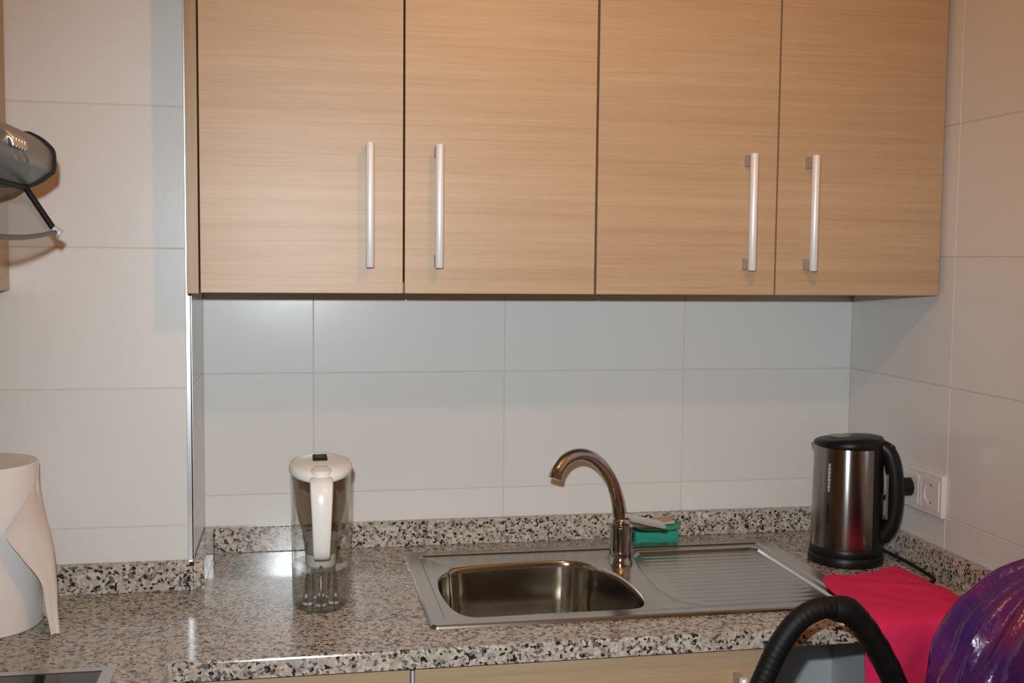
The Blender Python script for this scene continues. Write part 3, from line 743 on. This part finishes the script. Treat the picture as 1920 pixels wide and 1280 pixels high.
# ------------------------------------------------------------------ double socket
e = empty('double_socket', (XR, -0.318, 1.01)); tag(e, 'white double wall socket on the right wall behind the kettle', 'socket')
y0, y1, z0, z1 = -0.396, -0.240, 1.009, 1.094
bm = B()
sq = lambda d, x: [(x, y, z) for y, z in rrect(y0+d, y1-d, z0+d, z1-d, 0.004, 4)]
loft(bm, [sq(0, XR-0.0002), sq(0, XR-0.006), sq(0.003, XR-0.0095), sq(0.011, XR-0.0095)], False, True)
obj('frame', bm, M_socket, e, smooth=35)
obj('bridge', box(B(), XR-0.0105, XR-0.008, -0.3225, -0.3145, z0+0.012, z1-0.012, 0.0006, 1), M_socket, e)
for yc in (-0.3555, -0.283):
    bm = B(); zc = (z0+z1)/2
    sq2 = lambda d, x: [(x, y, z) for y, z in rrect(yc-0.0305+d, yc+0.0305-d, zc-0.030+d, zc+0.030-d, 0.002, 5)]
    n_ = len(sq2(0, 0)); 
    circ = lambda r_, x: [(x, yc+r_*math.cos(2*math.pi*(i+0.5)/n_+0.13), zc+r_*math.sin(2*math.pi*(i+0.5)/n_+0.13)) for i in range(n_)]
    loft(bm, [sq2(0, XR-0.0093), sq2(0.0008, XR-0.0112), circ(0.0205, XR-0.0112), circ(0.0195, XR+0.0006), ], False, True)
    md = obj('socket_insert', bm, M_socket, e, smooth=35)
    for dz in (-0.0175, 0.0175):
        obj('earth_clip', box(B(), XR-0.0095, XR-0.002, yc-0.003, yc+0.003, zc+dz-0.001, zc+dz+0.001), M_chrome, md)
    for dy in (-0.0095, 0.0095):
        obj('pin_hole', tube(B(), [(XR+0.0008, yc+dy, zc), (XR-0.0003, yc+dy, zc)], 0.0025, 10), M_dark, md)

# ------------------------------------------------------------------ pink cloth
M_pink = mat('pink_cloth', (0.78, 0.030, 0.125), 0.9, Specular_IOR_Level=0.2); t = NT(M_pink)
co = t.coord(); nz = t.n('ShaderNodeTexNoise', Scale=700.0, Detail=2.0); t.l(co, nz.inputs['Vector']); t.bump(nz.outputs['Fac'], 0.5, 0.0008)
za = ZT+0.0125
rows_ = [[(1.135, -0.398, za), (1.175, -0.408, za+0.001), (1.215, -0.400, za+0.003), (1.262, -0.378, za+0.004), (1.282, -0.392, za+0.001)],
         [(1.094, -0.432, za+0.005), (1.15, -0.445, za+0.001), (1.20, -0.443, za+0.004), (1.25, -0.438, za+0.003), (1.288, -0.445, za)],
         [(1.082, -0.470, za+0.002), (1.14, -0.49, za), (1.20, -0.49, za+0.003), (1.25, -0.50, za+0.003), (1.293, -0.51, za-0.002)],
         [(1.072, -0.56, za-0.002), (1.13, -0.57, za+0.001), (1.19, -0.57, za), (1.245, -0.57, za+0.002), (1.297, -0.575, za-0.003)],
         [(1.062, -0.632, za-0.005), (1.12, -0.635, za-0.002), (1.18, -0.635, za-0.003), (1.24, -0.635, za-0.002), (1.300, -0.635, za-0.005)],
         [(1.058, -0.658, za-0.020), (1.115, -0.663, za-0.018), (1.175, -0.658, za-0.020), (1.235, -0.664, za-0.018), (1.292, -0.658, za-0.020)],
         [(1.058, -0.660, 0.82), (1.11, -0.674, 0.82), (1.17, -0.661, 0.82), (1.23, -0.676, 0.82), (1.285, -0.662, 0.82)],
         [(1.062, -0.661, 0.72), (1.11, -0.680, 0.72), (1.17, -0.661, 0.72), (1.23, -0.684, 0.72), (1.282, -0.663, 0.72)],
         [(1.064, -0.663, 0.60), (1.112, -0.684, 0.59), (1.17, -0.663, 0.60), (1.23, -0.686, 0.59), (1.28, -0.665, 0.60)]]
e = empty('cleaning_cloth', (1.19, -0.50, ZT)); tag(e, 'bright pink cleaning cloth draped over the worktop front edge', 'cloth')
obj('upper_layer', sheet(B(), rows_, 8, 7, 0.003, 0.0034, 26), M_pink, e, smooth=70)
rows2 = [[(x+0.004, y-0.004, ZT+0.0085) for x, y, z in r_] for r_ in rows_[:5]]
obj('lower_layer', sheet(B(), rows2, 5, 5, 0.003, 0.0006, 22), M_pink, e, smooth=70)

# ------------------------------------------------------------------ vacuum cleaner hose and wand
e = empty('vacuum_hose', (0.95, -0.87, 0)); tag(e, 'black vacuum cleaner hose and curved grip looping up beside the pink cloth', 'vacuum cleaner')
YV = -0.86
hpx = [(1398, 1360), (1417, 1310), (1436, 1262), (1464, 1205), (1500, 1160), (1542, 1139), (1580, 1142)]
h3 = [bp(x, y, 'y', YV) for x, y in hpx]
tail = [Vector((0.30, -1.15, 0.020)), Vector((0.45, -1.08, 0.022)), Vector((0.60, -0.99, 0.10)), Vector((0.69, -0.90, 0.33)), Vector((0.76, -0.865, 0.56))]
pth = cr(tail+h3, 16)
# ribbed hose: radius ripples along the length
rad = []; s = 0.0
for i, p in enumerate(pth):
    if i: s += (p-pth[i-1]).length
    rad.append(0.0155)
def resample(P, step):
    out = [P[0]]; acc = 0
    for a, b in zip(P[:-1], P[1:]):
        d = (b-a).length
        while acc+d >= step:
            t_ = (step-acc)/d; a = a.lerp(b, t_); out.append(a); d = (b-a).length; acc = 0
        acc += d
    return out
ps = resample(pth, 0.0022)
obj('hose', tube(B(), ps, [0.0160+0.00025*math.sin(i*math.pi/2) for i in range(len(ps))], 18), M_rubber, e, smooth=60)
gpx = [(1572, 1140), (1592, 1146), (1612, 1164), (1632, 1192), (1652, 1226), (1668, 1258), (1683, 1295), (1696, 1335)]
g3 = [bp(x, y, 'y', YV) for x, y in gpx]
obj('grip', tube(B(), cr(g3, 6), [0.0178-0.0006*math.cos(i) for i in range(43)], 20), M_black, e, smooth=50)
obj('cuff', tube(B(), cr([h3[-2].lerp(h3[-1], 0.5), h3[-1], g3[1], g3[2]], 4), [0.0172, 0.0182, 0.019, 0.0195, 0.0198, 0.0198, 0.0198, 0.0198, 0.0196, 0.0192, 0.0188, 0.0184, 0.018], 20), M_rubber, e, smooth=40)
wd0 = g3[-1]; wd1 = Vector((wd0.x-0.03, -0.86, 0.06))
obj('wand', tube(B(), [wd0-(wd1-wd0)*0.02, wd1], 0.0155, 20), mat('wand_metal', (0.35, 0.35, 0.36), 0.3, 0.9), e, smooth=40)
obj('floor_nozzle', box(B(), wd1.x-0.22, wd1.x+0.035, -0.91, -0.81, 0.001, 0.065, 0.012, 3), M_black, e, smooth=40)

# ------------------------------------------------------------------ purple bag on a stool
bxc, byc, zs = 1.197, -0.93, 0.70
e = empty('stool', (bxc, byc, 0)); tag(e, 'small wooden stool carrying the purple plastic bag', 'stool')
obj('seat', box(B(), bxc-0.15, bxc+0.15, byc-0.14, byc+0.14, zs-0.03, zs, 0.006, 2), M_woodx, e)
for sx in (-1, 1):
    for sy in (-1, 1):
        obj('leg', tube(B(), [(bxc+sx*0.13, byc+sy*0.12, 0.0), (bxc+sx*0.115, byc+sy*0.105, zs-0.03)], 0.016, 12), M_woodz, e, smooth=40)
M_bag = mat('purple_plastic_film', (0.10, 0.02, 0.22), 0.24, Specular_IOR_Level=0.6); t = NT(M_bag)
co = t.coord((1, 1, 1)); nz = t.n('ShaderNodeTexNoise', Scale=9.0, Detail=2.0); t.l(co, nz.inputs['Vector'])
t.l(t.ramp(nz.outputs['Fac'], [(0.36, (0.052, 0.014, 0.135)), (0.5, (0.095, 0.018, 0.140)), (0.62, (0.160, 0.016, 0.095))]), t.b.inputs['Base Color'])
nb = t.n('ShaderNodeTexNoise', Scale=38.0, Detail=3.0, Distortion=0.6); t.l(co, nb.inputs['Vector']); t.bump(nb.outputs['Fac'], 0.5, 0.006)
e = empty('plastic_bag', (bxc, byc, zs)); tag(e, 'tied shiny purple plastic bag standing beside the pink cloth', 'bag')
bm = B(); rings = []
prof_b = [(0.10, 0.001), (0.140, 0.012), (0.157, 0.06), (0.163, 0.13), (0.166, 0.20), (0.161, 0.255), (0.142, 0.302), (0.108, 0.342), (0.064, 0.375), (0.024, 0.398), (0.016, 0.412)]
pb = cr([Vector((r_, z_, 0)) for r_, z_ in prof_b], 7)
NS = 160
for p in pb:
    hgt = p.y/0.41; ring = []
    lean = Vector((0.095, 0.0, 0))*max(0, hgt-0.35)**1.3*1.4
    for i in range(NS):
        a = 2*math.pi*i/NS
        pl_ = (0.5*math.sin(a*17+math.sin(a*3)*2)+0.35*math.sin(a*29+1.3))*(0.020*hgt**1.3)
        dnt = noise.noise(Vector((math.cos(a)*1.6, math.sin(a)*1.6, p.y*7)))*0.016*(1-hgt*0.5)
        fine = noise.noise(Vector((math.cos(a)*5+3, math.sin(a)*5, p.y*14)))*0.007
        rg_ = (1-2.2*abs(noise.noise(Vector((math.cos(a)*2.3+p.y*2.5, math.sin(a)*2.3+7, p.y*3.2-math.cos(a))))))*0.016
        fine += rg_
        r_ = max(0.006, p.x+pl_*min(1, p.x/0.1)+(dnt+fine)*min(1, p.x/0.12))
        ring.append(Vector((bxc, byc, zs+p.y))+lean+Vector((math.cos(a)*r_, math.sin(a)*r_*0.92, 0)))
    rings.append(ring)
for v in rings[0]: v.z = zs+0.0012
for ring in rings:
    for v in ring: v.x = min(v.x, XR-0.004+0.002*math.sin(v.z*60))
loft(bm, rings); bg = obj('bag_body', bm, M_bag, e, smooth=70)
top = rings[-1]; tc_ = sum(top, Vector())/NS
bm = B(); kn_ = []
for i in range(28):
    a = 2*math.pi*i/28; kn_.append(tc_+Vector((0.018*math.cos(a), 0.018*math.sin(a), 0.006*math.sin(2*a)+0.004)))
kn_.append(kn_[0]); tube(bm, kn_, 0.011, 12); obj('knot', bm, M_bag, bg, smooth=60)
for sgn in (-1, 1):
    b0 = tc_+Vector((0, 0, 0.008))
    rws = [[b0+Vector((sgn*(0.004+0.035*s), -0.012+0.024*q-0.02*q*s, 0.05*s-0.03*s*s+0.006*math.sin(q*6+s*4))) for q in (0, 0.33, 0.66, 1.0)] for s in (0, 0.4, 0.8, 1.2)]
    obj('bag_ear', sheet(B(), rws, 3, 3, 0.0006, 0.003, 40), M_bag, bg, smooth=70)

# ------------------------------------------------------------------ ceiling lamp (the room's warm light)
e = empty('pendant_lamp', (LAMP_POS.x, LAMP_POS.y, ZC)); tag(e, 'small warm pendant bulb hanging from the kitchen ceiling', 'lamp')
M_bulb = bpy.data.materials.new('warm_bulb'); M_bulb.use_nodes = True; tt = M_bulb.node_tree; tt.nodes.clear()
em = tt.nodes.new('ShaderNodeEmission'); oo = tt.nodes.new('ShaderNodeOutputMaterial'); tt.links.new(em.outputs[0], oo.inputs[0])
RB = 0.032
em.inputs[0].default_value = (1.0, 0.46, 0.14, 1); em.inputs[1].default_value = LAMP_W/(4*math.pi*math.pi*RB*RB)*1.0
bm = B(); bmesh.ops.create_uvsphere(bm, u_segments=20, v_segments=12, radius=RB); bmesh.ops.translate(bm, verts=bm.verts, vec=LAMP_POS)
obj('bulb', bm, M_bulb, e, smooth=60)
obj('cord', tube(B(), [LAMP_POS+Vector((0, 0, RB+0.03)), (LAMP_POS.x, LAMP_POS.y, ZC-0.02)], 0.003, 8), M_black, e)
obj('holder', tube(B(), [LAMP_POS+Vector((0, 0, RB-0.004)), LAMP_POS+Vector((0, 0, RB+0.04))], [0.018, 0.014], 16), M_black, e, smooth=40)
bm = B(); lathe(bm, [(0.05, -0.001), (0.048, -0.02), (0.008, -0.026)], (LAMP_POS.x, LAMP_POS.y, ZC), 28); obj('ceiling_rose', bm, M_white, e, smooth=40)
